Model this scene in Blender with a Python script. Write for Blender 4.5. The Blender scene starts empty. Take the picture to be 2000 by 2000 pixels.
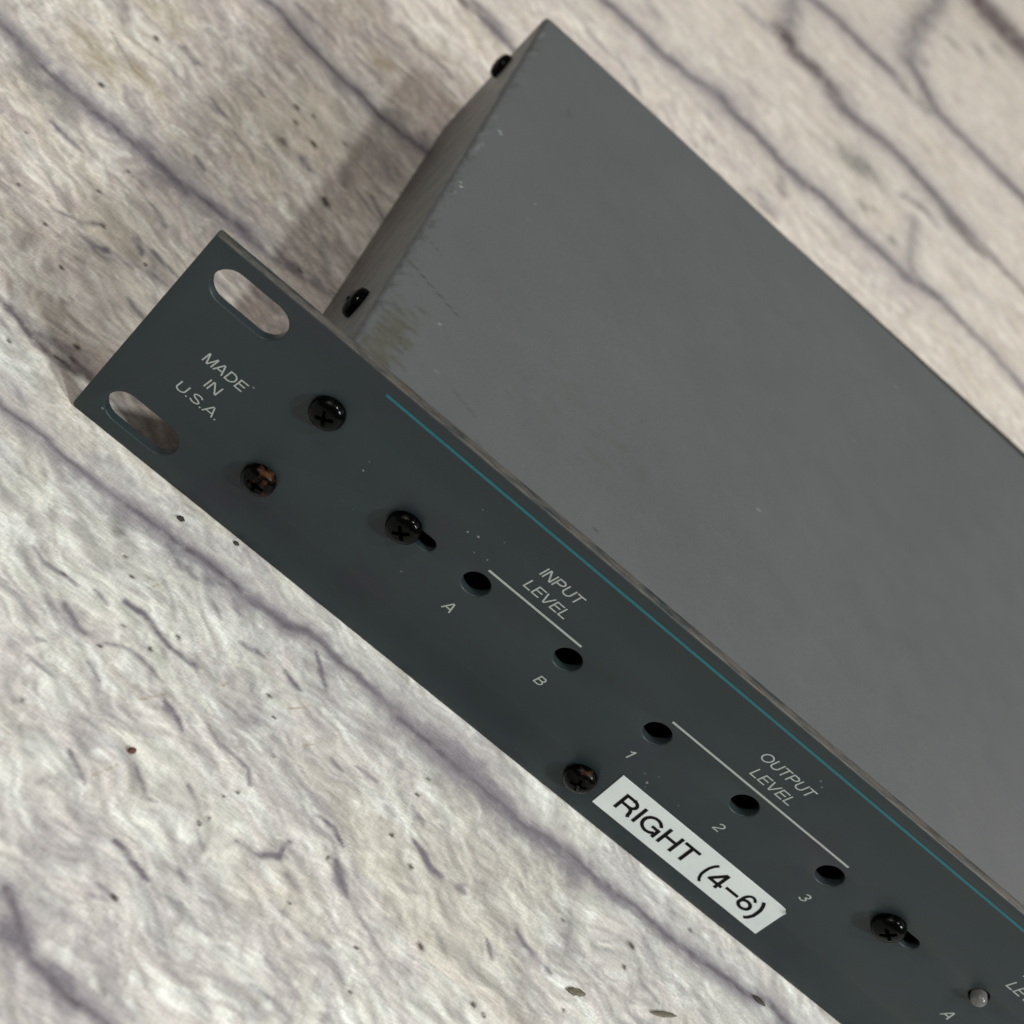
import bpy, bmesh, math, random
import numpy as np
from mathutils import Matrix, Vector

MM = 0.001
SC = bpy.context.scene
COL = SC.collection
rng = np.random.default_rng(7)
random.seed(7)

# ---------------------------------------------------------------- camera
cam_d = bpy.data.cameras.new("camera")
cam = bpy.data.objects.new("camera", cam_d)
COL.objects.link(cam)
SC.camera = cam
right = Vector((0.75486098, 0.27638469, 0.59480788))
down = Vector((0.63369713, -0.54121671, -0.55273178))
fwd = Vector((0.16915336, 0.79416369, -0.58368756))
m = Matrix.Identity(4)
for i in range(3):
    m[i][0] = right[i]
    m[i][1] = -down[i]
    m[i][2] = -fwd[i]
m[0][3], m[1][3], m[2][3] = -0.00272684, -0.20066595, 0.18793587
cam.matrix_world = m
cam_d.sensor_width = 36
cam_d.lens = 3297.195 / 2000 * 36
cam_d.shift_x = 196.3507 / 2000
cam_d.shift_y = -174.2367 / 2000
cam_d.clip_start = 0.005
cam_d.clip_end = 50
cam_d.dof.use_dof = True
cam_d.dof.focus_distance = 0.268
cam_d.dof.aperture_fstop = 59.3 / 2.3
SC.render.resolution_x = SC.render.resolution_y = 1024

# ---------------------------------------------------------------- room light
w = bpy.data.worlds.new("World")
SC.world = w
w.use_nodes = True
wn = w.node_tree.nodes
bg = wn["Background"]
bg.inputs[0].default_value = (1.0, 0.88, 0.82, 1)
bg.inputs[1].default_value = 0.135


def lamp(name, d, dist, power, size, color):
    ld = bpy.data.lights.new(name, 'AREA')
    ld.shape = 'DISK'
    ld.size = size
    ld.energy = power
    ld.color = color
    o = bpy.data.objects.new(name, ld)
    COL.objects.link(o)
    v = Vector(d).normalized()
    o.location = Vector((0.09, 0.05, 0.0)) + v * dist
    o.rotation_euler = v.to_track_quat('Z', 'Y').to_euler()
    return o


lamp("ceiling_lamp", (0.33, -0.38, 1.0), 2.2, 16, 0.13, (0.96, 1.0, 0.97))
lamp("ceiling_lamp", (1.10, -0.70, 1.0), 2.2, 35, 0.26, (0.97, 1.0, 0.98))
lamp("ceiling_lamp", (-0.60, -0.45, 1.0), 2.2, 16, 0.22, (1.0, 0.95, 0.90))
lamp("added_fill", (1.50, 0.75, 1.0), 1.4, 4.5, 0.60, (1.0, 0.86, 0.82))  # unseen fill, added to brighten and warm the far cloth

SC.view_settings.view_transform = 'Standard'
SC.view_settings.look = 'None'
SC.view_settings.exposure = 0.0
SC.view_settings.gamma = 1.0

# ---------------------------------------------------------------- helpers


def link(o, parent=None):
    COL.objects.link(o)
    if parent is not None:
        o.parent = parent
    return o


def obj(name, me, mat, parent=None, label=None):
    o = bpy.data.objects.new(name, me)
    if mat is not None:
        if len(me.materials) == 0:
            me.materials.append(mat)
        else:
            me.materials[0] = mat
    link(o, parent)
    if label:
        o['label'] = label
    return o


def thing(name, label, cat, loc=(0, 0, 0), group=None):
    o = bpy.data.objects.new(name, None)
    o.empty_display_size = 0.01
    o.location = loc
    link(o)
    o['label'] = label
    o['category'] = cat
    if group:
        o['group'] = group
    return o


def evaluated_mesh(o):
    dg = bpy.context.evaluated_depsgraph_get()
    dg.update()
    return bpy.data.meshes.new_from_object(o.evaluated_get(dg), depsgraph=dg)


def smooth(me, angle=35):
    me.polygons.foreach_set('use_smooth', [True] * len(me.polygons))
    bm = bmesh.new()
    bm.from_mesh(me)
    for e in bm.edges:
        if len(e.link_faces) == 2 and e.calc_face_angle(0) > math.radians(angle):
            e.smooth = False
    bm.to_mesh(me)
    bm.free()


# value noise on numpy arrays
def vnoise(x, y, seed):
    r = np.random.default_rng(seed)
    T = r.random((256, 256))
    xi = np.floor(x).astype(np.int64)
    yi = np.floor(y).astype(np.int64)
    fx = x - xi
    fy = y - yi
    fx = fx * fx * (3 - 2 * fx)
    fy = fy * fy * (3 - 2 * fy)
    a = T[yi & 255, xi & 255]
    b = T[yi & 255, (xi + 1) & 255]
    c = T[(yi + 1) & 255, xi & 255]
    d = T[(yi + 1) & 255, (xi + 1) & 255]
    return (a * (1 - fx) + b * fx) * (1 - fy) + (c * (1 - fx) + d * fx) * fy


def fbm(x, y, seed, octv=3):
    s = 0
    a = 0.5
    t = 0
    for k in range(octv):
        s = s + a * vnoise(x * 2 ** k, y * 2 ** k, seed + k)
        t += a
        a *= 0.55
    return s / t


def sstep(a, b, x):
    t = np.clip((x - a) / (b - a), 0, 1)
    return t * t * (3 - 2 * t)


class Painter:
    """flat print / wear colours on a non-uniform grid, in millimetres"""

    def __init__(self, X, Y):
        self.X, self.Y = np.asarray(X), np.asarray(Y)
        self.gx, self.gy = np.meshgrid(self.X, self.Y)
        self.C = np.zeros(self.gx.shape + (3,))

    def warp(self, amp, scale, seed):
        self.wx = (fbm(self.gx / scale, self.gy / scale, seed) - .5) * 2 * amp
        self.wy = (fbm(self.gx / scale, self.gy / scale, seed + 50) - .5) * 2 * amp
        ca_, sa_ = math.cos(.30), math.sin(.30)
        uu, vv = self.gx * ca_ - self.gy * sa_, self.gx * sa_ + self.gy * ca_
        self.fine = fbm(uu / 2.4, vv / 1.0, seed + 130, 4)
        self.ed = fbm(self.gx / (scale * .35), self.gy / (scale * .35), seed + 90)

    def stroke(self, pts, width, dark, col, soft=1.0, taper=True):
        P = np.array(pts, float)
        pad = width * 1.6 * soft + 1.0
        i0, i1 = np.searchsorted(self.X, [P[:, 0].min() - pad, P[:, 0].max() + pad])
        j0, j1 = np.searchsorted(self.Y, [P[:, 1].min() - pad, P[:, 1].max() + pad])
        if i1 <= i0 or j1 <= j0:
            return
        s = (slice(j0, j1), slice(i0, i1))
        k = min(1.0, width / 3.0)
        gx = self.gx[s] + self.wx[s] * k
        gy = self.gy[s] + self.wy[s] * k
        best = np.full(gx.shape, 1e9)
        tt = np.zeros(gx.shape)
        seg = np.hypot(*(P[1:] - P[:-1]).T)
        L = max(seg.sum(), 1e-6)
        acc = 0.0
        for a, b, l in zip(P[:-1], P[1:], seg):
            d = b - a
            u = np.clip(((gx - a[0]) * d[0] + (gy - a[1]) * d[1]) / max(l * l, 1e-9), 0, 1)
            q = np.hypot(gx - a[0] - u * d[0], gy - a[1] - u * d[1])
            mk = q < best
            best = np.where(mk, q, best)
            tt = np.where(mk, (acc + u * l) / L, tt)
            acc += l
        ww = width
        if taper and L > width * 1.5:
            ww = width * (0.35 + 0.65 * np.sin(np.pi * np.clip(tt, 0.02, 0.98)) ** 0.5)
        f = np.exp(-(best / (0.56 * ww * (0.75 + 0.5 * self.ed[s]))) ** (2.4 / soft))
        f = f * dark * (0.72 + 0.55 * self.ed[s])
        if width > 1.0:
            f = f * (0.70 + 0.65 * sstep(.30, .62, self.fine[s]))
        f = np.clip(f, 0, 1)[..., None]
        self.C[s] = self.C[s] * (1 - f) + np.array(col) * f


def grid_mesh(name, Z, X, Y, C=None, attr="print"):
    ny, nx = Z.shape
    gx, gy = np.meshgrid(X, Y)
    co = np.stack([gx, gy, Z], -1).reshape(-1, 3) * MM
    me = bpy.data.meshes.new(name)
    me.vertices.add(nx * ny)
    me.vertices.foreach_set('co', co.ravel().astype(np.float32))
    i = np.arange((ny - 1) * (nx - 1))
    r, c = i // (nx - 1), i % (nx - 1)
    v = r * nx + c
    quads = np.stack([v, v + 1, v + nx + 1, v + nx], -1).ravel()
    n = len(i)
    me.loops.add(n * 4)
    me.loops.foreach_set('vertex_index', quads.astype(np.int32))
    me.polygons.add(n)
    me.polygons.foreach_set('loop_start', (np.arange(n) * 4).astype(np.int32))
    me.polygons.foreach_set('use_smooth', np.ones(n, bool))
    me.update(calc_edges=True)
    if C is not None:
        ca = me.color_attributes.new(name=attr, type='FLOAT_COLOR', domain='POINT')
        rgba = np.ones((ny * nx, 4), np.float32)
        rgba[:, :3] = C.reshape(-1, 3)
        ca.data.foreach_set('color', rgba.ravel())
    me.validate()
    return me


# ---------------------------------------------------------------- materials
class Mat:
    def __init__(self, name):
        self.m = bpy.data.materials.new(name)
        self.m.use_nodes = True
        self.t = self.m.node_tree
        self.N = self.t.nodes
        self.b = self.N["Principled BSDF"]
        self.tc = self.N.new('ShaderNodeTexCoord')

    def l(self, a, b):
        self.t.links.new(a, b)

    def noise(self, scale, detail=3, rough=.55, vec=None, stretch=None, rot=0):
        n = self.N.new('ShaderNodeTexNoise')
        n.inputs['Scale'].default_value = scale
        n.inputs['Detail'].default_value = detail
        n.inputs['Roughness'].default_value = rough
        src = vec or self.tc.outputs['Object']
        if stretch:
            mp = self.N.new('ShaderNodeMapping')
            mp.inputs['Scale'].default_value = stretch
            mp.inputs['Rotation'].default_value = (0, 0, rot)
            self.l(src, mp.inputs['Vector'])
            src = mp.outputs[0]
        self.l(src, n.inputs['Vector'])
        return n.outputs['Fac']

    def ramp(self, fac, stops):
        r = self.N.new('ShaderNodeValToRGB')
        e = r.color_ramp.elements
        while len(e) < len(stops):
            e.new(0.5)
        for k, (p, c) in enumerate(stops):
            e[k].position = p
            e[k].color = (c, c, c, 1) if isinstance(c, (int, float)) else (*c, 1)
        self.l(fac, r.inputs[0])
        return r.outputs[0]

    def mix(self, fac, a, b, mode='MIX'):
        x = self.N.new('ShaderNodeMix')
        x.data_type = 'RGBA'
        x.blend_type = mode
        for s, v in ((0, fac), (6, a), (7, b)):
            if isinstance(v, (int, float)):
                x.inputs[s].default_value = v
            elif isinstance(v, tuple):
                x.inputs[s].default_value = (*v, 1)
            else:
                self.l(v, x.inputs[s])
        return x.outputs[2]

    def math(self, op, a, b=0.0):
        x = self.N.new('ShaderNodeMath')
        x.operation = op
        for s, v in ((0, a), (1, b)):
            if isinstance(v, (int, float)):
                x.inputs[s].default_value = v
            else:
                self.l(v, x.inputs[s])
        return x.outputs[0]

    def bump(self, h, strength, dist):
        n = self.N.new('ShaderNodeBump')
        n.inputs['Strength'].default_value = strength
        n.inputs['Distance'].default_value = dist
        self.l(h, n.inputs['Height'])
        self.l(n.outputs[0], self.b.inputs['Normal'])

    def base(self, c):
        if isinstance(c, tuple):
            self.b.inputs['Base Color'].default_value = (*c, 1)
        else:
            self.l(c, self.b.inputs['Base Color'])

    def set(self, **k):
        for a, v in k.items():
            nm = {'rough': 'Roughness', 'metal': 'Metallic', 'spec': 'Specular IOR Level',
                  'trans': 'Transmission Weight', 'ior': 'IOR', 'coat': 'Coat Weight'}[a]
            if isinstance(v, (int, float)):
                self.b.inputs[nm].default_value = v
            else:
                self.l(v, self.b.inputs[nm])

    def sep(self):
        s = self.N.new('ShaderNodeSeparateXYZ')
        self.l(self.tc.outputs['Object'], s.inputs[0])
        return s.outputs

    def attr(self, name):
        a = self.N.new('ShaderNodeAttribute')
        a.attribute_name = name
        return a.outputs['Color']


# printed cloth backdrop
M = Mat("printed_backdrop")
c = M.attr("print")
n1 = M.noise(900, 4, .6, stretch=(1, 2.2, 1), rot=.3)
n2 = M.noise(3200, 3, .65)
n3 = M.noise(1500, 2, .5, stretch=(.25, 2.6, 1), rot=-0.73)   # weave, runs diagonally over the print
n4 = M.noise(1500, 2, .5, stretch=(2.6, .3, 1), rot=-0.73)
f = M.ramp(n1, [(.30, .90), (.5, 1.0), (.72, 1.06)])
c = M.mix(1.0, c, f, 'MULTIPLY')
f = M.ramp(n2, [(.30, .88), (.5, 1.0), (.72, 1.09)])
c = M.mix(1.0, c, f, 'MULTIPLY')
f = M.ramp(n3, [(.35, .91), (.5, 1.0), (.65, 1.07)])
c = M.mix(1.0, c, f, 'MULTIPLY')
f = M.ramp(n4, [(.35, .95), (.5, 1.0), (.65, 1.04)])
c = M.mix(1.0, c, f, 'MULTIPLY')
M.base(c)
M.set(rough=.62, spec=.35)
M.bump(M.math('ADD', n3, n4), .35, .00006)
MAT_PRINT = M.m

# front panel paint: dark slate, fine grain; bare / dusty along the top arris
M = Mat("slate_panel_paint")
o = M.sep()
g = M.noise(60, 4, .6)
c = M.ramp(g, [(.32, (.0165, .0265, .0295)), (.52, (.0195, .0290, .0315)), (.68, (.0215, .0250, .0325))])  # blotchy tint puts faint reflections into the paint colour
sp = M.noise(2600, 2, .5)
c = M.mix(M.ramp(sp, [(.70, 0.0), (.80, .35)]), c, (.12, .14, .14))
edge = M.math('MULTIPLY', M.ramp(M.math('MULTIPLY', o[2], 20.0), [(.8735, 0.0), (.8790, 1.0)]),
              M.ramp(M.noise(900, 4, .7, stretch=(.22, 1, 1)), [(.34, 0.0), (.60, 1.0)]))
c = M.mix(edge, c, (.092, .086, .075))
rust = M.ramp(M.noise(240, 3, .6), [(.60, 0.0), (.68, .8)])
c = M.mix(M.math('MULTIPLY', rust, edge), c, (.09, .05, .022))
M.base(c)
M.set(rough=.42, spec=.32)
M.bump(M.noise(4200, 2, .6), .25, .00002)
MAT_PANEL = M.m

# cover paint: mid grey, satin, fine orange peel
M = Mat("grey_cover_paint")
c = M.attr("wear")
g = M.noise(4500, 2, .6)
c = M.mix(1.0, c, M.ramp(g, [(.3, .90), (.7, 1.10)]), 'MULTIPLY')
g = M.noise(55, 5, .65)
c = M.mix(1.0, c, M.ramp(g, [(.3, (.965, .975, .975)), (.7, (1.03, 1.02, 1.015))]), 'MULTIPLY')
M.base(c)
M.set(rough=M.ramp(M.noise(120, 5, .7), [(.3, .38), (.7, .56)]), spec=.45)
M.bump(M.noise(2600, 3, .6), .3, .00004)
MAT_COVER = M.m
COVER = (.087, .096, .098)

M = Mat("grey_cover_paint_plain")
g = M.noise(90, 4, .6)
M.base(M.ramp(g, [(.3, (.080, .085, .085)), (.7, (.094, .100, .100))]))
M.set(rough=.48, spec=.45)
M.bump(M.noise(2600, 3, .6), .22, .00003)
MAT_COVER_PLAIN = M.m

M = Mat("bare_steel_dull")
M.base((.10, .10, .10))
M.set(rough=.5, metal=.6)
MAT_STEEL = M.m


M = Mat("dark_steel_rear")
M.base((.022, .024, .020))
M.set(rough=.6)
MAT_REAR = M.m


def screw_mat(name, rust_amt):
    M = Mat(name)
    n = M.noise(420, 4, .65)
    c = M.mix(M.ramp(n, [(.62 - rust_amt, 0.0), (.74 - rust_amt, 1.0)]), (.0006, .0006, .0006), (.052, .017, .005))
    M.base(c)
    M.set(rough=M.ramp(n, [(.5 - rust_amt * .5, .15), (.75 - rust_amt, .6)]), spec=.11)
    M.bump(M.noise(1100, 4, .65), .6, .00006)
    return M.m


MAT_SCREW = screw_mat("black_oxide_screw", -.07)
MAT_SCREW_R = screw_mat("rusty_black_screw", .09)
MAT_SCREW_S = screw_mat("slightly_rusted_screw", .04)

M = Mat("white_silkscreen")
M.base(M.ramp(M.noise(2500, 3, .7), [(.3, (.27, .29, .28)), (.6, (.36, .39, .37))]))
M.set(rough=.6)
MAT_WHITE = M.m
M = Mat("teal_silkscreen")
M.base(M.ramp(M.noise(1800, 3, .7), [(.3, (.001, .085, .108)), (.7, (.002, .115, .140))]))
M.set(rough=.5)
MAT_TEAL = M.m
M = Mat("white_label_tape")
M.base(M.ramp(M.noise(120, 3, .6), [(.35, (.60, .65, .64)), (.65, (.66, .71, .69))]))
M.set(rough=.35, spec=.5)
MAT_LABEL = M.m
M = Mat("black_label_ink")
M.base((.003, .003, .003))
M.set(rough=.5, spec=.1)
MAT_INK = M.m
M = Mat("clear_lens")
M.base((.24, .235, .23))
M.set(rough=.10, trans=.55, ior=1.5)
MAT_LED = M.m
M = Mat("black_rubber")
M.base((.01, .01, .01))
M.set(rough=.8)
MAT_RUBBER = M.m
M = Mat("dust_glint_specks")
M.base(M.ramp(M.noise(900, 3, .7), [(.4, (.055, .065, .065)), (.65, (.17, .18, .18))]))
M.set(rough=.8)
MAT_DUST_GLINT = M.m
M = Mat("dry_husk")
M.base(M.ramp(M.noise(1800, 4, .7, stretch=(.4, 1.6, 1)), [(.3, (.055, .050, .030)), (.7, (.17, .155, .11))]))
M.set(rough=.75)
M.bump(M.noise(2500, 3, .7), .6, .0001)
MAT_HUSK = M.m
M = Mat("dark_chip")
M.base(M.ramp(M.noise(1500, 4, .7), [(.3, (.016, .013, .009)), (.7, (.045, .035, .022))]))
M.set(rough=.7)
MAT_CHIP = M.m
M = Mat("reddish_crumb")
M.base(M.ramp(M.noise(1500, 4, .7), [(.3, (.05, .018, .010)), (.7, (.13, .05, .03))]))
M.set(rough=.75)
MAT_RED = M.m

STROKES = [
 (4.0, 0.75, 'p', 1.0, [(-58.3,68.6),(-54.6,68.6),(-49.4,67.3),(-44.7,66.6),(-40.9,66.6),(-36.5,66.6),(-31.4,66.4),(-26.6,66.9),(-22.1,66.8),(-18.6,67.6),(-14.4,66.9),(-9.1,66.8),(-3.1,67.8),(1.9,68.3),(5.8,68.3)]),
 (2.1, 0.4, 'p', 1.0, [(-22.1,66.8),(-18.2,66.9),(-14.1,66.3),(-8.5,65.4)]),
 (1.62, 0.45, 'p', 1.0, [(2.2,67.6),(10.4,67.0),(16.3,68.7),(25.2,70.0)]),
 (5.88, 0.45, 'g', 1.3, [(-45.1,61.9),(-41.0,61.3),(-37.0,61.9)]),
 (3.42, 0.95, 'b', 1.0, [(-27.3,144.2),(-23.6,142.8),(-19.1,143.1),(-15.0,140.8),(-9.2,140.0),(-4.2,139.3),(1.6,138.5),(7.0,138.7),(11.6,137.2),(17.0,137.3),(22.2,138.4),(28.3,139.3)]),
 (6.96, 0.3, 'p', 1.0, [(13.2,121.0),(18.8,124.3),(21.4,121.5)]),
 (2.63, 0.4, 'p', 1.0, [(14.3,105.2),(14.5,112.1),(14.1,116.9)]),
 (1.14, 0.7, 'b', 1.0, [(-19.8,9.6),(-15.6,8.1),(-11.5,6.5),(-7.0,6.3),(-2.4,6.9)]),
 (3.23, 0.4, 'p', 1.0, [(-17.7,9.8),(-12.6,8.5),(-6.3,8.9),(-2.4,7.8)]),
 (1.29, 0.7, 'b', 1.0, [(-4.5,8.6),(-0.6,7.5),(2.4,7.1)]),
 (1.98, 0.85, 'p', 1.0, [(-10.6,-9.4),(-8.3,-9.8),(-3.4,-9.3),(2.1,-9.8),(7.3,-9.8),(12.6,-9.8),(16.9,-10.1)]),
 (3.07, 0.8, 'p', 1.2, [(16.8,-9.7),(20.7,-9.1),(25.3,-9.8),(30.1,-8.5),(34.9,-8.4),(38.8,-8.6),(42.4,-9.1),(47.7,-8.7),(52.2,-6.3),(56.3,-6.5),(59.5,-7.4),(64.5,-7.3),(69.4,-8.1),(74.7,-8.5),(80.1,-7.5),(84.8,-7.8),(89.6,-8.1),(94.7,-9.4)]),
 (1.52, 0.5, 'p', 1.0, [(25.1,-11.5),(28.8,-12.5),(32.4,-12.2),(37.0,-10.4)]),
 (0.98, 0.4, 'p', 1.0, [(38.8,-8.6),(44.3,-8.6),(49.5,-7.6),(54.5,-6.2),(60.1,-7.5),(66.3,-7.6),(72.4,-8.6),(79.0,-7.8),(86.5,-7.6)]),
 (5.52, 0.35, 'p', 1.4, [(80.8,-9.5),(87.9,-10.1),(94.1,-9.3)]),
 (2.9, 0.75, 'p', 1.2, [(72.7,-9.0),(78.4,-9.0),(85.6,-9.6),(93.2,-9.9),(100.3,-10.1),(106.0,-9.2),(112.4,-8.8),(118.6,-9.3),(125.8,-9.0),(132.0,-9.5),(138.1,-9.5),(144.2,-9.0),(150.4,-8.5),(157.1,-7.1),(161.1,-8.2),(166.2,-8.5)]),
 (3.67, 0.35, 'p', 1.5, [(85.4,-9.2),(93.4,-10.4),(100.9,-12.1),(108.7,-10.5),(112.1,-12.0)]),
 (1.0, 0.4, 'p', 1.0, [(96.8,-10.0),(106.2,-10.1),(112.7,-9.8),(118.8,-10.3),(126.1,-10.5),(132.3,-11.0)]),
 (2.0, 0.35, 'p', 1.5, [(110.9,-10.0),(111.9,-15.6),(113.6,-19.9),(114.5,-27.3)]),
 (3.69, 0.3, 'p', 1.6, [(105.5,-32.9),(108.4,-37.0),(111.6,-42.1)]),
 (1.2, 0.6, 'p', 1.0, [(104.9,-29.1),(108.2,-30.9),(112.3,-31.6)]),
 (0.79, 0.5, 'p', 1.0, [(80.6,-22.7),(83.3,-24.0)]),
 (0.98, 0.75, 'p', 1.0, [(83.1,-27.5),(85.9,-29.7),(88.3,-30.5)]),
 (1.3, 0.35, 'p', 1.4, [(88.3,-30.5),(91.4,-31.4),(94.2,-28.7)]),
 (0.73, 0.5, 'p', 1.0, [(100.1,-34.8),(101.9,-37.1)]),
 (0.76, 0.5, 'p', 1.0, [(129.2,-21.5),(133.7,-23.1)]),
 (2.7, 0.85, 'p', 1.1, [(32.1,-76.7),(34.0,-77.8),(35.3,-79.4),(37.0,-81.2),(40.1,-82.7),(43.4,-83.2),(46.6,-83.8),(49.7,-84.0),(53.1,-84.1)]),
 (1.47, 0.45, 'p', 1.0, [(33.9,-81.3),(37.9,-81.8),(42.1,-82.5),(45.7,-82.8)]),
 (2.92, 0.5, 'p', 1.0, [(32.4,-81.6),(36.1,-82.2)]),
 (0.82, 0.5, 'g', 1.0, [(48.2,-78.9),(50.4,-80.6)]),
 (0.89, 0.5, 'p', 1.0, [(33.8,-77.5),(35.2,-79.9)]),
 (1.22, 0.6, 'p', 1.0, [(-35.1,55.2),(-31.1,54.6),(-27.3,54.3)]),
 (1.86, 0.6, 'p', 1.0, [(-27.7,104.4),(-24.3,103.2)]),
 (1.37, 0.55, 'p', 1.0, [(-12.0,76.7),(-8.5,74.9)]),
 (1.45, 0.9, 'p', 1.0, [(4.7,102.1),(6.8,100.7)]),
 (1.1, 0.5, 'p', 1.0, [(-17.5,96.5),(-14.2,95.3),(-10.8,94.2)]),
 (1.31, 0.6, 'p', 1.0, [(-11.2,55.6),(-6.9,53.2)]),
 (1.93, 0.6, 'p', 1.0, [(-17.0,35.5),(-14.4,35.1),(-12.1,36.3)]),
 (1.86, 0.55, 'p', 1.0, [(-9.9,44.6),(-7.3,42.0)]),
 (1.23, 0.5, 'p', 1.0, [(-4.1,39.4),(-0.5,39.4)]),
 (1.37, 0.35, 'p', 1.0, [(-12.2,34.2),(-6.2,38.6)]),
 (1.59, 0.55, 'p', 1.0, [(-4.0,29.9),(0.1,28.7)]),
 (0.57, 0.7, 'p', 1.0, [(-40.3,91.5),(-32.2,86.2),(-28.2,86.3)]),
 (0.86, 0.5, 'p', 1.0, [(-14.6,111.6),(-9.2,110.8)]),
 (1.42, 0.4, 'p', 1.0, [(-28.2,117.3),(-23.2,115.8)]),
 (0.94, 0.4, 'p', 1.0, [(-1.9,44.5),(1.1,43.5)]),
 (1.05, 0.45, 'p', 1.0, [(-23.7,36.0),(-18.9,37.9),(-15.4,41.4)]),
 (1.26, 0.5, 'p', 1.0, [(-5.9,45.1),(-2.9,44.1)]),
 (1.39, 0.3, 'p', 1.0, [(-30.9,97.0),(-24.2,94.7),(-20.9,93.5)]),
 (1.78, 0.3, 'p', 1.0, [(-49.3,75.8),(-42.3,73.5),(-36.4,73.3)]),
 (2.46, 0.3, 'p', 1.0, [(17.4,83.8),(20.7,79.2),(23.1,73.6)]),
 (1.28, 0.5, 'p', 1.0, [(21.0,108.8),(25.4,105.1),(28.5,104.7)]),
 (1.06, 0.45, 'p', 1.0, [(16.5,107.2),(22.1,104.1),(27.1,102.6)]),
 (1.81, 0.3, 'p', 1.0, [(-22.8,124.4),(-14.5,122.4),(-9.3,120.9)]),
 (2.05, 0.35, 'p', 1.0, [(-17.7,150.9),(-11.4,150.9),(-5.9,149.3)]),
 (1.99, 0.35, 'p', 1.0, [(2.7,177.8),(12.1,175.5),(20.7,175.4)]),
 (1.4, 0.35, 'p', 1.0, [(18.4,169.7),(24.7,168.9)]),
 (2.24, 0.25, 'p', 1.0, [(-37.5,39.7),(-33.0,37.9),(-29.1,35.3)]),
 (1.81, 0.3, 'p', 1.0, [(-2.8,96.6),(2.7,93.6),(7.0,90.2)]),
 (1.38, 0.3, 'p', 1.0, [(-11.3,92.1),(-5.3,91.2),(-2.1,88.7)]),
 (7.25, 0.55, 'p', 1.0, [(13.9,216.9),(21.5,213.6),(29.4,212.8)]),
 (2.26, 0.25, 'p', 1.0, [(7.9,120.9),(12.3,119.5)]),
 (1.33, 0.25, 'p', 1.0, [(-20.9,83.9),(-13.3,83.5)]),
 (0.77, 0.3, 'p', 1.0, [(1.7,37.4),(5.8,39.0)]),
 (1.46, 0.45, 'p', 1.0, [(11.7,70.0),(21.8,71.8)]),
 (1.81, 0.5, 'p', 1.0, [(14.6,69.6),(18.3,70.3)]),
 (1.29, 0.5, 'p', 1.0, [(20.9,70.6),(27.7,72.2)]),
 (13.48, 0.2, 'r', 1.2, [(9.6,159.2),(17.3,161.1),(26.4,163.7)]),
 (5.56, 0.45, 'y', 1.4, [(-40.9,81.6),(-37.4,81.1)]),
 (4.19, 0.4, 'y', 1.4, [(-31.1,86.8),(-25.7,85.3)]),
 (8.87, 0.3, 'c', 1.6, [(-0.3,124.5),(9.6,115.1)]),
 (3.17, 0.5, 'y', 1.0, [(4.2,156.2),(6.4,156.8)]),
 (6.43, 0.3, 'y', 1.5, [(-38.0,111.1),(-34.3,112.0)]),
 (0.81, 0.95, 'k', 0.6, [(-34.0,74.8),(-33.7,74.7)]),
 (0.56, 0.95, 'k', 0.6, [(-20.3,48.1),(-20.0,48.1)]),
 (0.51, 0.95, 'k', 0.6, [(-23.1,31.3),(-22.8,31.2)]),
 (0.77, 0.95, 'k', 0.6, [(-15.7,41.4),(-15.4,41.3)]),
 (1.19, 0.95, 'k', 0.6, [(4.8,109.6),(5.3,109.4)]),
 (1.35, 0.95, 'k', 0.6, [(-0.9,101.7),(-0.3,101.6)]),
 (0.87, 0.95, 'k', 0.6, [(-1.4,111.2),(-1.0,111.1)]),
 (1.0, 0.95, 'k', 0.6, [(-3.5,116.2),(-3.1,116.0)]),
 (0.47, 0.95, 'k', 0.6, [(-36.7,47.9),(-36.5,47.8)]),
 (0.81, 0.95, 'k', 0.6, [(-33.4,100.6),(-33.1,100.5)]),
 (0.79, 0.95, 'k', 0.6, [(-5.2,11.9),(-4.8,11.8)]),
 (0.81, 0.95, 'k', 0.6, [(17.7,70.1),(18.1,70.0)]),
 (1.63, 0.95, 'k', 0.6, [(13.9,95.6),(14.6,95.4)]),
 (0.56, 0.95, 'k', 0.6, [(-15.9,25.1),(-15.6,25.0)]),
 (0.67, 0.95, 'k', 0.6, [(0.9,117.9),(1.2,117.8)]),
 (1.01, 0.95, 'k', 0.6, [(10.0,117.9),(10.3,117.7)]),
 (0.5, 0.95, 'k', 0.6, [(-19.0,58.6),(-18.8,58.5)]),
 (0.43, 0.95, 'k', 0.6, [(-14.0,2.5),(-13.7,2.4)]),
 (0.46, 0.95, 'k', 0.6, [(-5.6,40.4),(-5.4,40.3)]),
 (0.51, 0.95, 'k', 0.6, [(-6.7,6.7),(-6.4,6.6)]),
 (0.44, 0.95, 'k', 0.6, [(-30.7,35.0),(-30.5,34.9)]),
 (0.54, 0.95, 'k', 0.6, [(-15.3,41.1),(-15.0,41.0)]),
 (0.73, 0.65, 'p', 1.0, [(8.7,-28.5),(11.3,-29.7),(15.0,-29.2),(17.5,-29.2)]),
 (1.2, 0.5, 'p', 1.0, [(17.4,-33.6),(20.5,-35.6),(22.1,-35.8)]),
 (0.84, 0.55, 'p', 1.0, [(19.6,-27.7),(22.5,-28.4)]),
 (0.8, 0.8, 'p', 1.0, [(24.7,-25.9),(28.1,-25.7),(31.9,-27.0),(34.7,-27.5),(39.1,-27.0)]),
 (0.72, 0.6, 'p', 1.0, [(25.3,-34.5),(29.2,-32.6),(32.8,-32.8),(35.8,-33.7)]),
 (0.66, 0.6, 'p', 1.0, [(17.3,-45.3),(19.6,-45.2),(22.1,-45.4)]),
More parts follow.
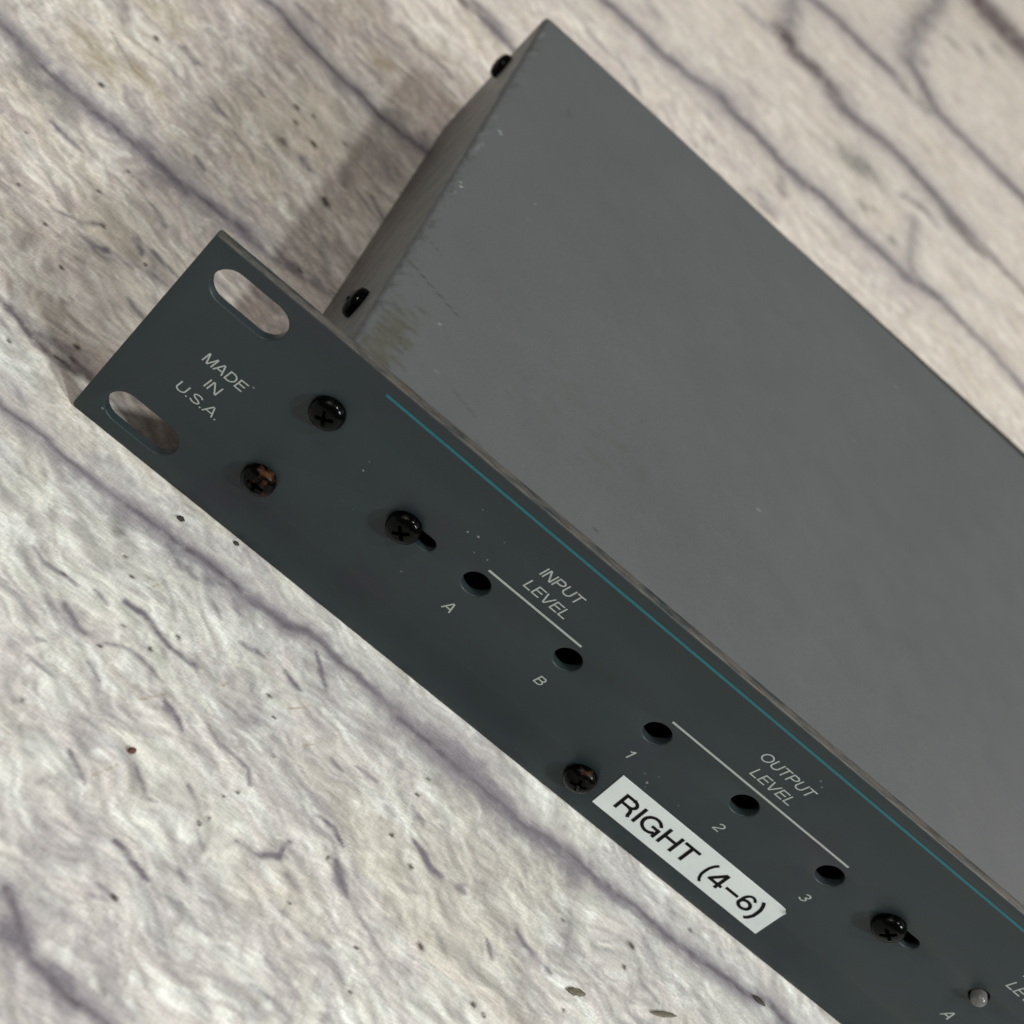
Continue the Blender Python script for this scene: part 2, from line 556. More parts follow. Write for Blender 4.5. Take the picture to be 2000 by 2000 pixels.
 (1.0, 0.75, 'p', 1.0, [(37.7,-36.6),(40.1,-37.3),(42.3,-38.8)]),
 (0.61, 0.6, 'p', 1.0, [(44.9,-34.8),(47.7,-36.4),(50.8,-36.5),(53.5,-36.9),(54.8,-39.2)]),
 (0.89, 0.7, 'p', 1.0, [(29.9,-53.9),(31.8,-55.4),(33.7,-56.6)]),
 (0.82, 0.55, 'p', 1.0, [(38.5,-48.6),(40.3,-50.3),(42.1,-52.4),(44.0,-51.9)]),
 (0.85, 0.6, 'p', 1.0, [(46.8,-45.9),(49.6,-47.7)]),
 (0.94, 0.85, 'p', 1.0, [(41.3,-61.0),(44.0,-61.8),(47.7,-63.2)]),
 (1.06, 0.65, 'p', 1.0, [(56.9,-48.6),(60.3,-48.4),(64.2,-46.3),(64.4,-43.1)]),
 (0.78, 0.75, 'p', 1.0, [(66.8,-35.7),(70.0,-35.9),(72.3,-37.8)]),
 (1.59, 0.7, 'p', 1.0, [(72.2,-41.1),(74.4,-42.9),(76.0,-44.3)]),
 (0.78, 0.4, 'p', 1.0, [(76.0,-44.3),(78.8,-46.2),(83.8,-48.4)]),
 (1.08, 0.8, 'p', 1.0, [(82.8,-27.7),(85.5,-29.0),(87.1,-30.4),(90.1,-29.7)]),
 (0.79, 0.5, 'p', 1.0, [(80.3,-22.4),(83.4,-23.3)]),
 (0.96, 0.5, 'p', 1.0, [(51.0,-58.2),(52.5,-59.5)]),
 (1.1, 0.4, 'p', 1.0, [(57.9,-52.8),(60.1,-53.5)]),
 (0.86, 0.75, 'p', 1.0, [(51.7,-16.6),(55.4,-17.6)]),
 (0.84, 0.65, 'p', 1.0, [(55.0,-9.0),(57.2,-11.5),(59.8,-14.3)]),
 (0.67, 0.5, 'p', 1.0, [(69.1,-23.1),(73.4,-23.0)]),
 (0.77, 0.45, 'p', 1.0, [(65.0,-24.9),(67.4,-25.7)]),
 (0.97, 0.65, 'p', 1.0, [(43.1,-17.7),(46.1,-17.3),(47.8,-17.4)]),
 (1.47, 0.4, 'p', 1.0, [(68.2,-61.7),(70.9,-62.5),(74.3,-63.7)]),
 (0.81, 0.35, 'p', 1.0, [(90.2,-39.2),(95.5,-42.3)]),
 (0.73, 0.6, 'p', 1.0, [(100.0,-34.9),(101.8,-37.2)]),
 (1.3, 0.35, 'p', 1.0, [(14.7,-33.9),(16.8,-36.0)]),
 (0.67, 0.3, 'p', 1.0, [(48.4,-63.2),(52.1,-65.0)]),
 (1.92, 0.2, 'p', 1.0, [(11.4,-38.3),(16.9,-42.0)]),
 (2.14, 0.25, 'p', 1.0, [(45.5,-28.5),(51.4,-29.0)]),
 (0.78, 0.6, 'p', 1.0, [(24.5,-39.4),(28.1,-40.7)]),
 (0.68, 0.45, 'p', 1.0, [(31.7,-42.0),(34.4,-42.4)]),
 (0.59, 0.4, 'p', 1.0, [(53.5,-62.5),(57.1,-64.0),(59.4,-64.1)]),
 (1.24, 0.4, 'p', 1.0, [(66.5,-48.1),(68.3,-48.7)]),
 (0.79, 0.4, 'p', 1.0, [(46.9,-71.6),(49.1,-74.0)]),
 (0.73, 0.3, 'p', 1.0, [(82.4,-36.8),(86.7,-35.5)]),
 (0.74, 0.35, 'p', 1.0, [(47.7,-30.0),(51.4,-30.2)]),
 (0.79, 0.35, 'p', 1.0, [(59.3,-72.2),(64.1,-73.9)]),
 (0.93, 0.35, 'p', 1.0, [(67.5,-66.3),(74.2,-66.9)]),
 (1.2, 0.45, 'p', 1.0, [(91.2,-29.9),(94.6,-30.0)]),
 (0.73, 0.5, 'p', 1.0, [(42.3,-67.9),(45.4,-68.7)]),
 (0.67, 0.35, 'p', 1.0, [(32.7,-64.2),(37.0,-64.0)]),
 (0.72, 0.4, 'p', 1.0, [(45.8,-54.5),(48.6,-55.2)]),
 (1.01, 0.25, 'p', 1.0, [(72.1,-54.2),(77.5,-55.4)]),
 (0.82, 0.4, 'p', 1.0, [(50.9,-51.3),(53.4,-53.4)]),
 (0.8, 0.35, 'p', 1.0, [(36.2,-14.5),(38.8,-16.6)]),
 (0.82, 0.35, 'p', 1.0, [(38.9,-11.2),(41.2,-13.6)]),
 (0.58, 0.6, 'p', 1.0, [(16.9,-42.0),(18.4,-41.4)]),
 (0.65, 0.3, 'p', 1.0, [(41.7,-70.1),(45.2,-69.3)]),
 (0.69, 0.4, 'p', 1.0, [(36.6,-75.0),(37.7,-75.4)]),
 (2.28, 0.5, 'g', 1.3, [(16.8,-13.9),(18.4,-15.0)]),
 (0.18, 0.6, 'y', 0.7, [(33.9,-39.6),(37.4,-34.9)]),
 (0.19, 0.6, 'y', 0.7, [(44.0,-27.6),(45.0,-25.3)]),
 (0.2, 0.6, 'y', 0.7, [(55.1,-22.5),(58.0,-19.2)]),
 (0.19, 0.6, 'y', 0.7, [(59.5,-27.2),(62.5,-23.5)]),
 (0.2, 0.6, 'y', 0.7, [(26.5,-20.9),(28.2,-17.7)]),
 (0.16, 0.6, 'y', 0.7, [(36.3,-50.8),(34.0,-55.1)]),
 (0.42, 0.95, 'k', 0.6, [(14.8,-29.0),(15.1,-29.1)]),
 (0.44, 0.95, 'k', 0.6, [(23.2,-21.2),(23.5,-21.2)]),
 (0.5, 0.95, 'k', 0.6, [(51.2,-22.8),(51.5,-22.9)]),
 (0.39, 0.95, 'k', 0.6, [(53.7,-41.6),(53.9,-41.7)]),
 (0.34, 0.95, 'k', 0.6, [(52.1,-43.6),(52.3,-43.7)]),
 (0.38, 0.95, 'k', 0.6, [(51.6,-48.4),(51.8,-48.5)]),
 (0.42, 0.95, 'k', 0.6, [(50.7,-50.1),(50.9,-50.2)]),
 (0.4, 0.95, 'k', 0.6, [(70.6,-41.0),(70.8,-41.1)]),
 (0.43, 0.95, 'k', 0.6, [(79.0,-29.7),(79.2,-29.8)]),
 (0.43, 0.95, 'k', 0.6, [(83.7,-32.3),(83.9,-32.4)]),
 (0.42, 0.95, 'k', 0.6, [(68.1,-51.7),(68.3,-51.8)]),
 (0.33, 0.95, 'k', 0.6, [(80.2,-50.8),(80.4,-50.9)]),
 (0.27, 0.95, 'k', 0.6, [(53.6,-25.8),(53.8,-25.8)]),
 (0.42, 0.95, 'k', 0.6, [(31.5,-30.2),(31.7,-30.3)]),
 (0.4, 0.95, 'k', 0.6, [(25.0,-35.6),(25.2,-35.6)]),
 (0.31, 0.95, 'k', 0.6, [(26.2,-30.0),(26.4,-30.0)]),
 (0.36, 0.95, 'k', 0.6, [(20.2,-51.8),(20.4,-51.9)]),
 (0.35, 0.95, 'k', 0.6, [(80.5,-19.7),(80.6,-19.7)]),
 (0.35, 0.95, 'k', 0.6, [(81.3,-15.7),(81.5,-15.8)]),
 (0.22, 0.95, 'k', 0.6, [(60.7,-59.9),(60.8,-59.9)]),
 (0.43, 0.95, 'k', 0.6, [(34.3,-24.7),(34.6,-24.8)]),
 (0.33, 0.95, 'k', 0.6, [(20.9,-18.6),(21.1,-18.6)]),
 (0.57, 0.95, 'k', 0.6, [(44.8,-68.4),(45.1,-68.5)]),
 (0.32, 0.95, 'k', 0.6, [(81.8,-57.7),(82.0,-57.7)]),
 (0.27, 0.95, 'k', 0.6, [(78.9,-58.6),(79.0,-58.7)]),
 (0.35, 0.95, 'k', 0.6, [(103.2,-46.5),(103.4,-46.6)]),
 (0.43, 0.85, 'k', 0.7, [(78.9,-29.8),(79.1,-29.9)]),
 (0.4, 0.85, 'k', 0.7, [(80.3,-19.8),(80.6,-19.8)]),
 (0.53, 0.85, 'k', 0.7, [(83.8,-32.2),(84.1,-32.3)]),
 (0.59, 0.85, 'k', 0.7, [(100.9,-46.2),(101.3,-46.3)]),
 (0.8, 0.85, 'k', 0.7, [(89.8,-43.5),(90.2,-43.6)]),
 (0.58, 0.85, 'k', 0.7, [(112.1,-21.6),(112.4,-21.7)]),
 (0.47, 0.85, 'k', 0.7, [(125.7,-21.2),(125.9,-21.3)]),
 (0.84, 0.85, 'k', 0.7, [(125.7,-16.7),(126.2,-16.8)]),
 (0.59, 0.85, 'k', 0.7, [(136.9,-5.0),(137.2,-5.1)]),
 (0.43, 0.85, 'k', 0.7, [(116.5,-36.3),(116.7,-36.3)]),
 (5.02, 0.85, 'b', 1.0, [(40.6,278.7),(45.3,278.9),(51.2,279.0),(58.5,279.7),(66.3,278.8),(74.8,279.4),(83.1,281.5),(89.3,283.8),(93.5,284.9)]),
 (5.56, 0.85, 'b', 1.0, [(92.4,285.0),(97.5,281.4),(105.1,282.1),(113.1,281.2),(119.0,279.0),(126.7,279.7),(136.7,281.7),(144.8,280.8),(152.8,279.9),(162.0,280.5),(171.3,279.4)]),
 (3.54, 0.6, 'b', 1.0, [(171.3,279.4),(185.1,284.3),(196.9,283.0),(208.8,281.7),(224.6,277.1),(232.6,274.3)]),
 (9.73, 0.5, 'p', 1.0, [(105.2,414.1),(107.8,380.6),(108.0,365.5)]),
 (9.28, 0.85, 'b', 1.0, [(108.0,365.5),(113.6,361.0),(122.3,362.1),(130.3,359.4),(137.3,352.9)]),
 (7.06, 0.75, 'b', 1.0, [(137.3,352.9),(147.4,353.8),(158.7,356.6),(169.1,355.6),(177.0,352.8),(187.5,349.8),(195.4,347.1)]),
 (3.73, 0.5, 'b', 1.0, [(195.4,347.1),(208.4,345.8),(225.7,342.5),(234.6,343.2)]),
 (7.01, 0.75, 'b', 1.0, [(109.0,416.0),(114.5,415.6),(123.6,419.3),(133.3,418.4),(144.5,417.4),(155.5,418.7)]),
 (9.11, 0.55, 'p', 1.0, [(177.3,546.3),(173.4,522.2),(165.9,485.7),(162.7,462.1),(163.9,441.8)]),
 (6.5, 0.75, 'b', 1.0, [(163.9,441.8),(173.1,431.3),(179.3,421.3),(193.6,420.0),(205.0,419.0),(216.5,418.0),(229.5,416.9)]),
 (26.57, 0.9, 'b', 1.0, [(192.9,588.1),(199.9,584.2),(212.0,580.0),(232.8,578.7)]),
 (4.91, 0.4, 'p', 1.0, [(173.6,321.3),(173.2,307.3),(173.1,288.9),(180.4,283.2),(189.7,287.1)]),
 (4.12, 0.55, 'p', 1.0, [(166.9,329.2),(176.6,335.6),(183.1,331.3)]),
 (2.63, 0.7, 'b', 1.0, [(187.6,345.9),(192.9,341.6),(205.8,340.3)]),
 (2.16, 0.5, 'p', 1.0, [(188.9,345.8),(212.3,349.3)]),
 (5.37, 0.4, 'p', 1.0, [(113.7,248.8),(118.2,246.9)]),
 (4.02, 0.4, 'p', 1.0, [(120.1,271.3),(120.5,260.9)]),
 (10.9, 0.6, 'g', 1.0, [(144.3,320.8),(151.2,325.4)]),
 (5.79, 0.3, 'p', 1.0, [(59.4,299.7),(62.8,299.3)]),
 (5.37, 0.35, 'p', 1.0, [(90.1,359.5),(97.7,358.7)]),
 (3.33, 0.4, 'p', 1.0, [(134.4,368.9),(142.4,366.1)]),
 (2.27, 0.35, 'p', 1.0, [(55.2,254.3),(63.6,249.2),(67.4,246.0)]),
 (2.28, 0.35, 'p', 1.0, [(43.9,254.2),(55.9,251.4)]),
 (2.85, 0.35, 'p', 1.0, [(85.8,267.7),(92.1,268.5)]),
 (2.3, 0.35, 'p', 1.0, [(95.3,307.2),(104.7,306.1)]),
 (2.02, 0.2, 'p', 1.0, [(128.7,264.3),(163.7,258.9)]),
 (9.6, 0.15, 'p', 1.0, [(190.0,312.5),(208.6,308.8)]),
 (3.2, 0.6, 'g', 0.9, [(150.9,298.3),(151.8,298.0)]),
 (2.55, 0.6, 'g', 0.9, [(155.5,302.4),(156.2,302.1)]),
 (5.17, 0.6, 'g', 0.9, [(185.2,503.8),(186.3,503.3)]),
 (5.84, 0.6, 'g', 0.9, [(199.9,523.2),(201.1,522.7)]),
 (5.72, 0.6, 'g', 0.9, [(212.0,545.5),(213.1,545.0)]),
 (4.44, 0.6, 'g', 0.9, [(161.4,413.6),(162.4,413.2)]),
 (3.19, 0.6, 'g', 0.9, [(171.9,456.2),(172.6,455.9)]),
 (3.22, 0.6, 'g', 0.9, [(184.9,350.1),(185.7,349.8)]),
 (4.75, 0.6, 'g', 0.9, [(187.7,344.0),(188.9,343.5)]),
 (1.17, 0.6, 'g', 0.9, [(94.6,255.3),(94.9,255.1)]),
 (1.2, 0.6, 'g', 0.9, [(158.8,256.5),(159.2,256.4)]),
 (3.17, 0.6, 'g', 0.9, [(164.5,293.9),(165.3,293.6)]),
 (5.1, 0.6, 'g', 0.9, [(172.5,414.9),(173.7,414.4)]),
]

# ---------------------------------------------------------------- backdrop (printed cloth lying flat)
GZ = -0.30
COLS = {'p': (.158, .145, .165), 'b': (.100, .080, .084), 'g': (.185, .185, .170), 'y': (.30, .245, .150),
        'c': (.66, .60, .47), 'r': (.30, .24, .215), 'k': (.045, .034, .026)}


def lines(*segs):
    out = []
    for a, b, s in segs:
        n = max(1, int(round((b - a) / s)))
        out.append(np.linspace(a, b, n, endpoint=False))
    out.append([segs[-1][1]])
    return np.concatenate(out)


GX = lines((-600, -90, 12), (-90, -70, 2), (-70, 185, .42), (185, 250, .75), (250, 280, 3), (280, 900, 14))
GY = lines((-400, -120, 12), (-120, -100, 2), (-100, 70, .42), (70, 200, .62), (200, 400, 1.0), (400, 680, 1.7),
           (680, 740, 6), (740, 1200, 15))
P = Painter(GX, GY)
P.warp(1.5, 5.0, 11)
x, y = P.gx, P.gy
ca, sa = math.cos(-.26), math.sin(-.26)
wx = x + (fbm(x / 14, y / 14, 301) - .5) * 12
wy = y + (fbm(x / 14, y / 14, 321) - .5) * 9
u, v = (wx * ca + wy * sa), (-wx * sa + wy * ca)
cream = np.array((.590, .570, .520))
white = np.array((.690, .690, .655))
grey = np.array((.455, .430, .415))
mauve = np.array((.375, .345, .355))
pink = np.array((.545, .490, .475))
C = np.broadcast_to(cream, x.shape + (3,)).copy()


FAR = 1 - .45 * sstep(130, 330, y)


def lay(mask, col, k):
    global C
    f_ = (mask * k * FAR)[..., None]
    C = C * (1 - f_) + np.array(col) * f_


lay(sstep(.45, .62, fbm(u / 16, v / 7, 401)), pink, .6)
lay(sstep(.48, .62, fbm(u / 9, v / 3.4, 411)), grey, .80)
lay(sstep(.52, .68, fbm(u / 6.5, v / 2.2, 421)), white, .85)
lay(sstep(.55, .72, fbm(u / 7.0, v / 3.0, 431)), mauve, .60)
lay(sstep(.56, .74, fbm(u / 3.6, v / 1.9, 441)), grey, .38)
lay(sstep(.56, .74, fbm(u / 3.6, v / 1.8, 451)), white, .38)
lay(sstep(.60, .72, fbm(u / 26, v / 12, 461)), (.50, .46, .39), .5)
C *= (.94 + .12 * fbm(u / 1.2, v / .8, 471))[..., None]
for su, sv, sd, amp in ((7.5, 4.2, 501, 1.15), (3.4, 1.9, 541, .95), (1.6, 1.0, 561, .55)):
    # the printed bricks are a picture of rough plaster: dents with a light and a dark side
    hh = fbm(u / su, v / sv, sd, 3)
    hb = fbm(u / su - .10, v / sv - .26, sd, 3)
    C *= (1 + FAR * np.clip((hh - hb) * amp, -.22, .11))[..., None]
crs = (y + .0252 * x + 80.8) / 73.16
warm_light = sstep(1.10, 1.32, crs)[..., None]  # warmer, dimmer light behind the front course, put into the print colour
C *= (1 - warm_light) * np.array((.960, .985, .980)) + warm_light * np.array((.950, .918, .885))
C *= (1 + .07 * sstep(2.8, 4.2, crs))[..., None]  # stronger light on the far courses, also put into the colour
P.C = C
# loose brush dabs, smaller than the ones one can tell apart
for k in range(2200):
    yy = -100 + 640 * random.random() ** 1.7
    xx = random.uniform(-70, 150 + .25 * max(yy, 0))
    a = random.gauss(-.28, .28)
    L = random.uniform(1.2, 6.0) * (1 + max(0, yy) / 500)
    bend = random.gauss(0, .18) * L
    dx, dy = math.cos(a), math.sin(a)
    pts = [(xx, yy), (xx + dx * L * .5 - dy * bend, yy + dy * L * .5 + dx * bend), (xx + dx * L, yy + dy * L)]
    lum = random.random()
    fd = 1.0 if yy < 120 else max(.35, 1 - (yy - 120) / 250)
    if yy > 5 and lum < .45:
        P.stroke(pts, random.uniform(.5, 1.8), fd * random.uniform(.1, .42), (.215, .190, .170), 1.4)
    elif lum < .60:
        P.stroke(pts, random.uniform(.7, 2.2), fd * random.uniform(.08, .36), COLS['p'], 1.5)
    elif lum < .74:
        P.stroke(pts, random.uniform(.4, 1.2), random.uniform(.15, .35), COLS['g'])
    else:
        P.stroke(pts, random.uniform(.6, 1.8), random.uniform(.25, .6), (.70, .69, .64))
for k in range(90):
    yy = -100 + 600 * random.random() ** 1.6
    xx = random.uniform(-70, 240)
    r = random.uniform(.15, .42)
    P.stroke([(xx, yy), (xx + r, yy + r * .4)], r, random.uniform(.4, .9), COLS['k'], .7, False)
# the courses of the printed bricks beyond and beside what the photograph shows
S, SY0, SM = 73.1646, -80.7669, -.0252
for k in range(-3, 17):
    yk = SY0 + k * S
    if 0 <= k <= 8 and k != 4:
        rngx = [(-600, -75), (290, 900)]
    else:
        rngx = [(-600, 900)]
    for a, b in rngx:
        xs = np.arange(a, b + 1, 12.0)
        P.stroke([(q, yk + SM * q + 3.5 * math.sin(q * .05 + k * 2.1) + 2 * math.sin(q * .13 + k)) for q in xs],
                 3.0, .75, COLS['b'], 1.1, False)
for wdt, dark, ck, soft, pts in STROKES:
    if ck in 'pb' and len(pts) > 1:     # light ridge beside each groove
        P.stroke([(a + wdt * .25, c_ + wdt * .85) for a, c_ in pts], wdt * .8, dark * .5, (.67, .645, .59), 1.2, len(pts) < 5)
for wdt, dark, ck, soft, pts in STROKES:
    P.stroke(pts, wdt * 1.3, min(1, dark * 1.25), COLS[ck], max(soft, 1.25) if wdt > .7 else soft, len(pts) < 5)
    if wdt > 1.4 and len(pts) > 5:      # the wet halo round each painted joint
        P.stroke(pts, wdt * 3.2, min(1, dark * .62), (.330, .310, .325), 1.5, False)
        P.stroke(pts, wdt * .42, min(1, dark * .9), (.105, .092, .108), 1.1, False)
ZG = GZ + (fbm(x / 60, y / 45, 901, 2) - .5) * .12
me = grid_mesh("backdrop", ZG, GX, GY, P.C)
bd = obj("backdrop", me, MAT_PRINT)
bd['kind'] = 'structure'
bd['label'] = "cloth backdrop printed with whitewashed bricks, lying flat under the rack unit"

# ---------------------------------------------------------------- rack unit
W, H, T = 482.6, 44.0, 1.9
XC, XC2, ZT, ZB, DEP = 25.7, 456.6, 39.3, 2.2, 149.6
unit = thing("rack_unit", "dark slate rack unit with grey cover and white RIGHT (4-6) label",
             "rack unit")


def circle(cx, cz, r, n=40):
    return [(cx + r * math.cos(2 * math.pi * k / n), cz + r * math.sin(2 * math.pi * k / n)) for k in range(n)]


def slot(x0, x1, cz, r, n=14):
    a = [(x1 - r + r * math.cos(t), cz + r * math.sin(t)) for t in np.linspace(-math.pi / 2, math.pi / 2, n)]
    b = [(x0 + r + r * math.cos(t), cz + r * math.sin(t)) for t in np.linspace(math.pi / 2, 3 * math.pi / 2, n)]
    return a + b


def keyhole(cx, cz, x1, rs=1.45, r=2.3, n=24):
    a0 = math.asin(rs / r)
    a = [(cx + r * math.cos(t), cz + r * math.sin(t)) for t in np.linspace(a0, 2 * math.pi - a0, n)]
    b = [(x1 - rs + rs * math.cos(t), cz + rs * math.sin(t)) for t in np.linspace(-math.pi / 2, math.pi / 2, 12)]
    return a + b


HOLE_X = [66.19 + 19.586 * k for k in range(5)]
HZ = 24.3
cu = bpy.data.curves.new("front_panel", 'CURVE')
cu.dimensions = '2D'
cu.fill_mode = 'BOTH'


def add_loop(pts):
    sp = cu.splines.new('POLY')
    sp.points.add(len(pts) - 1)
    for k, (a, b) in enumerate(pts):
        sp.points[k].co = (a, b, 0, 1)
    sp.use_cyclic_u = True


rc = .5
outl = []
for cx, cz, t0 in ((W - rc, rc, -90), (W - rc, H - rc, 0), (rc, H - rc, 90), (rc, rc, 180)):
    for q in range(4):
        t = math.radians(t0 + 30 * q)
        outl.append((cx + rc * math.cos(t), cz + rc * math.sin(t)))
add_loop(outl)
for x0 in (3.5, W - 17.2):
    for cz in (6.15, 37.8):
        add_loop(slot(x0, x0 + 13.7, cz, 3.3))
for hx in HOLE_X:
    add_loop(circle(hx, HZ, 2.42))
add_loop(keyhole(51.3, HZ, 57.4))
add_loop(keyhole(158.4, HZ, 165.0))
for hx in (179.3, 198.9):
    add_loop(circle(hx, 24.9, 1.75, 24))
for k in range(3):
    add_loop(circle(218.5 + 19.586 * k, HZ, 2.42))
bev = .28
cu.extrude = T / 2 - bev
cu.bevel_depth = bev
cu.bevel_resolution = 2
cu.offset = -bev
co = bpy.data.objects.new("tmp", cu)
COL.objects.link(co)
me = evaluated_mesh(co)
bpy.data.objects.remove(co)
bm = bmesh.new()
bm.from_mesh(me)
for vtx in bm.verts:
    a, b, cc = vtx.co
    vtx.co = (a * MM, (T / 2 - cc) * MM, b * MM)
bmesh.ops.remove_doubles(bm, verts=bm.verts, dist=1e-7)
bmesh.ops.recalc_face_normals(bm, faces=bm.faces)
bm.to_mesh(me)
bm.free()
me.materials.clear()
smooth(me, 40)
me.name = "front_panel"
panel = obj("front_panel", me, MAT_PANEL, unit)

# --- cover: one folded sheet, rounded to the left and the rear, with the wear painted on it
RL, RR = 1.3, 1.4
CX = lines((XC, XC + RL, .16), (XC + RL, 120, .5), (120, 250, .8), (250, XC2 - RL, 8), (XC2 - RL, XC2, .2))
CY = lines((T + .15, DEP - RR, .55), (DEP - RR, DEP, .2))
Q = Painter(CX, CY)
Q.C = np.broadcast_to(np.array(COVER), Q.gx.shape + (3,)).copy()
Q.C *= (.94 + .12 * fbm(Q.gx / 30, Q.gy / 30, 601))[..., None]
Q.warp(1.2, 3.0, 611)
DK, OL, LT = (.045, .045, .040), (.073, .072, .057), (.19, .20, .20)
for k in range(260):      # rubbed patch behind the panel screws
    a = random.random()
    px, py = 29.6 + random.gauss(0, 1.7), 14 + random.gauss(0, 6.0)
    Q.stroke([(px, py), (px + random.uniform(.5, 2.2), py - random.uniform(0, .5))], random.uniform(.3, .9),
             random.uniform(.15, .6), OL if a < .8 else DK, 1, False)
for k in range(90):       # left arris rubbed
    py = random.uniform(5, 140)
    Q.stroke([(XC + random.uniform(.3, 1.8), py), (XC + random.uniform(.5, 2.6), py + random.uniform(.5, 4))],
             random.uniform(.25, .8), random.uniform(.1, .45), DK if random.random() < .82 else LT, 1, False)
for k in range(60):
    px, py = random.gauss(66, 8), random.gauss(32, 5)
    Q.stroke([(px, py), (px + random.uniform(.5, 3), py - random.uniform(-.3, .8))], random.uniform(.3, 1.6),
             random.uniform(.05, .22), OL, 1.3, False)
for pts, wd, dk in (([(27.6, 35.9), (32, 34.6), (36, 33.6), (39.4, 32.6)], .35, .7), ([(28.2, 33.5), (30.5, 31.8)], .25, .4),
                    ([(29, 45), (31.5, 44)], .3, .5), ([(44, 15.5), (49, 13.8)], .5, .35), ([(51, 9), (56, 6.8)], .45, .35),
                    ([(39.6, 121.7), (40.3, 118.5)], .9, .3), ([(26.8, 35.8), (28.2, 35.2)], .45, .7), ([(75.2, 11.4), (75.9, 11.2)], .5, .8)):
    Q.stroke(pts, wd, dk, DK, 1, False)
for k in range(26):
    px, py = random.uniform(28, 210), random.uniform(6, 140)
    Q.stroke([(px, py), (px + random.uniform(.2, .8), py)], random.uniform(.2, .45), random.uniform(.3, .8),
             DK if random.random() < .6 else LT, .8, False)
for px, py in ((36.8, 27.5), (40.2, 16.2), (37.3, 12.7), (29.2, 92.5), (27.8, 67.3), (28.3, 66.4), (29.8, 92.0)):
    Q.stroke([(px, py), (px + .2, py)], .34, .9, (.30, .34, .33), .7, False)
Q.stroke([(t_, T + .4 + .2 * math.sin(t_)) for t_ in range(26, 280, 3)], .9, .55, OL, 1, False)
dx = np.maximum(0, np.maximum(RL - (Q.gx - XC), RL - (XC2 - Q.gx)))
dy = np.maximum(0, RR - (DEP - Q.gy))
ZZ = ZT - (RL - np.sqrt(np.maximum(RL * RL - dx * dx, 0))) - (RR - np.sqrt(np.maximum(RR * RR - dy * dy, 0)))
ZZ = np.maximum(ZZ, ZT - RR)
ZZ += -.25 * np.sin(np.clip((Q.gx - XC) / (XC2 - XC), 0, 1) * math.pi) * np.sin(np.clip(Q.gy / DEP, 0, 1) * math.pi)
top = grid_mesh("top_cover", ZZ, CX, CY, Q.C, "wear")
REAR_SKEW = 4.6
bm = bmesh.new()
bm.from_mesh(top)
# pull the outer corner in so the sheet has a rounded corner, then fold the skirts down
rco = .9 * MM
for vtx in bm.verts:
    ax, ay = (XC * MM + rco) - vtx.co.x, vtx.co.y - (DEP * MM - rco)
    if ax > 0 and ay > 0:
        h = math.hypot(ax, ay)
        if h > rco:
            vtx.co.x = XC * MM + rco - ax / h * rco
            vtx.co.y = DEP * MM - rco + ay / h * rco
for vtx in bm.verts:
    vtx.co.y -= REAR_SKEW * MM * min(1, max(0, (vtx.co.x / MM - 60) / 160)) * max(0, min(1, (vtx.co.y / MM - 100) / 40))
bnd = [e for e in bm.edges if e.is_boundary and not (e.verts[0].co.y < (T + .3) * MM and e.verts[1].co.y < (T + .3) * MM)]
ret = bmesh.ops.extrude_edge_only(bm, edges=bnd)
for g_ in ret['geom']:
    if isinstance(g_, bmesh.types.BMVert):
        g_.co.z = ZB * MM
cl = bm.verts.layers.float_color.get("wear")
for g_ in ret['geom']:
    if isinstance(g_, bmesh.types.BMVert):
        g_[cl] = (*COVER, 1)
bmesh.ops.recalc_face_normals(bm, faces=bm.faces)
for fc in bm.faces:
    fc.smooth = True
for e in bm.edges:
    if len(e.link_faces) == 2 and e.calc_face_angle(0) > math.radians(50):
        e.smooth = False
bm.to_mesh(top)
bm.free()
cover = obj("top_cover", top, MAT_COVER, unit)
sol = cover.modifiers.new("sheet", 'SOLIDIFY')
sol.thickness = .9 * MM
sol.offset = -1


def box_mesh(name, a, b, bevel=0.0):
    bm = bmesh.new()
    bmesh.ops.create_cube(bm, size=1)
    for vtx in bm.verts:
        vtx.co = [((a[i] + b[i]) / 2 + vtx.co[i] * (b[i] - a[i])) * MM for i in range(3)]
    if bevel:
        bmesh.ops.bevel(bm, geom=bm.edges[:], offset=bevel * MM, segments=2, affect='EDGES')
    me = bpy.data.meshes.new(name)
    bm.to_mesh(me)
    bm.free()
    return me


obj("bottom_plate", box_mesh("bottom_plate", (XC + 1, T + .2, ZB - .2), (XC2 - 1, DEP - 1.2, ZB + .8)), MAT_COVER_PLAIN, unit)
bm = bmesh.new()
vs = [bm.verts.new((a * MM, c_ * MM, (ZT - .45) * MM)) for a, c_ in ((64, DEP - 1.7), (222, DEP - 6.5), (XC2 - 3, DEP - 6.5), (XC2 - 3, DEP - .5), (235, DEP - .5), (120, DEP - .9))]
fc = bm.faces.new(vs)
r_ = bmesh.ops.extrude_face_region(bm, geom=[fc])
for g_ in r_['geom']:
    if isinstance(g_, bmesh.types.BMVert):
        g_.co.z = (ZB + .9) * MM
bmesh.ops.recalc_face_normals(bm, faces=bm.faces)
me = bpy.data.meshes.new("rear_panel")
bm.to_mesh(me)
bm.free()
obj("rear_panel", me, MAT_REAR, unit)
obj("circuit_board", box_mesh("circuit_board", (XC + 4, 12, ZB + 6), (XC2 - 4, DEP - 6, ZB + 7.6)), MAT_RUBBER, unit)


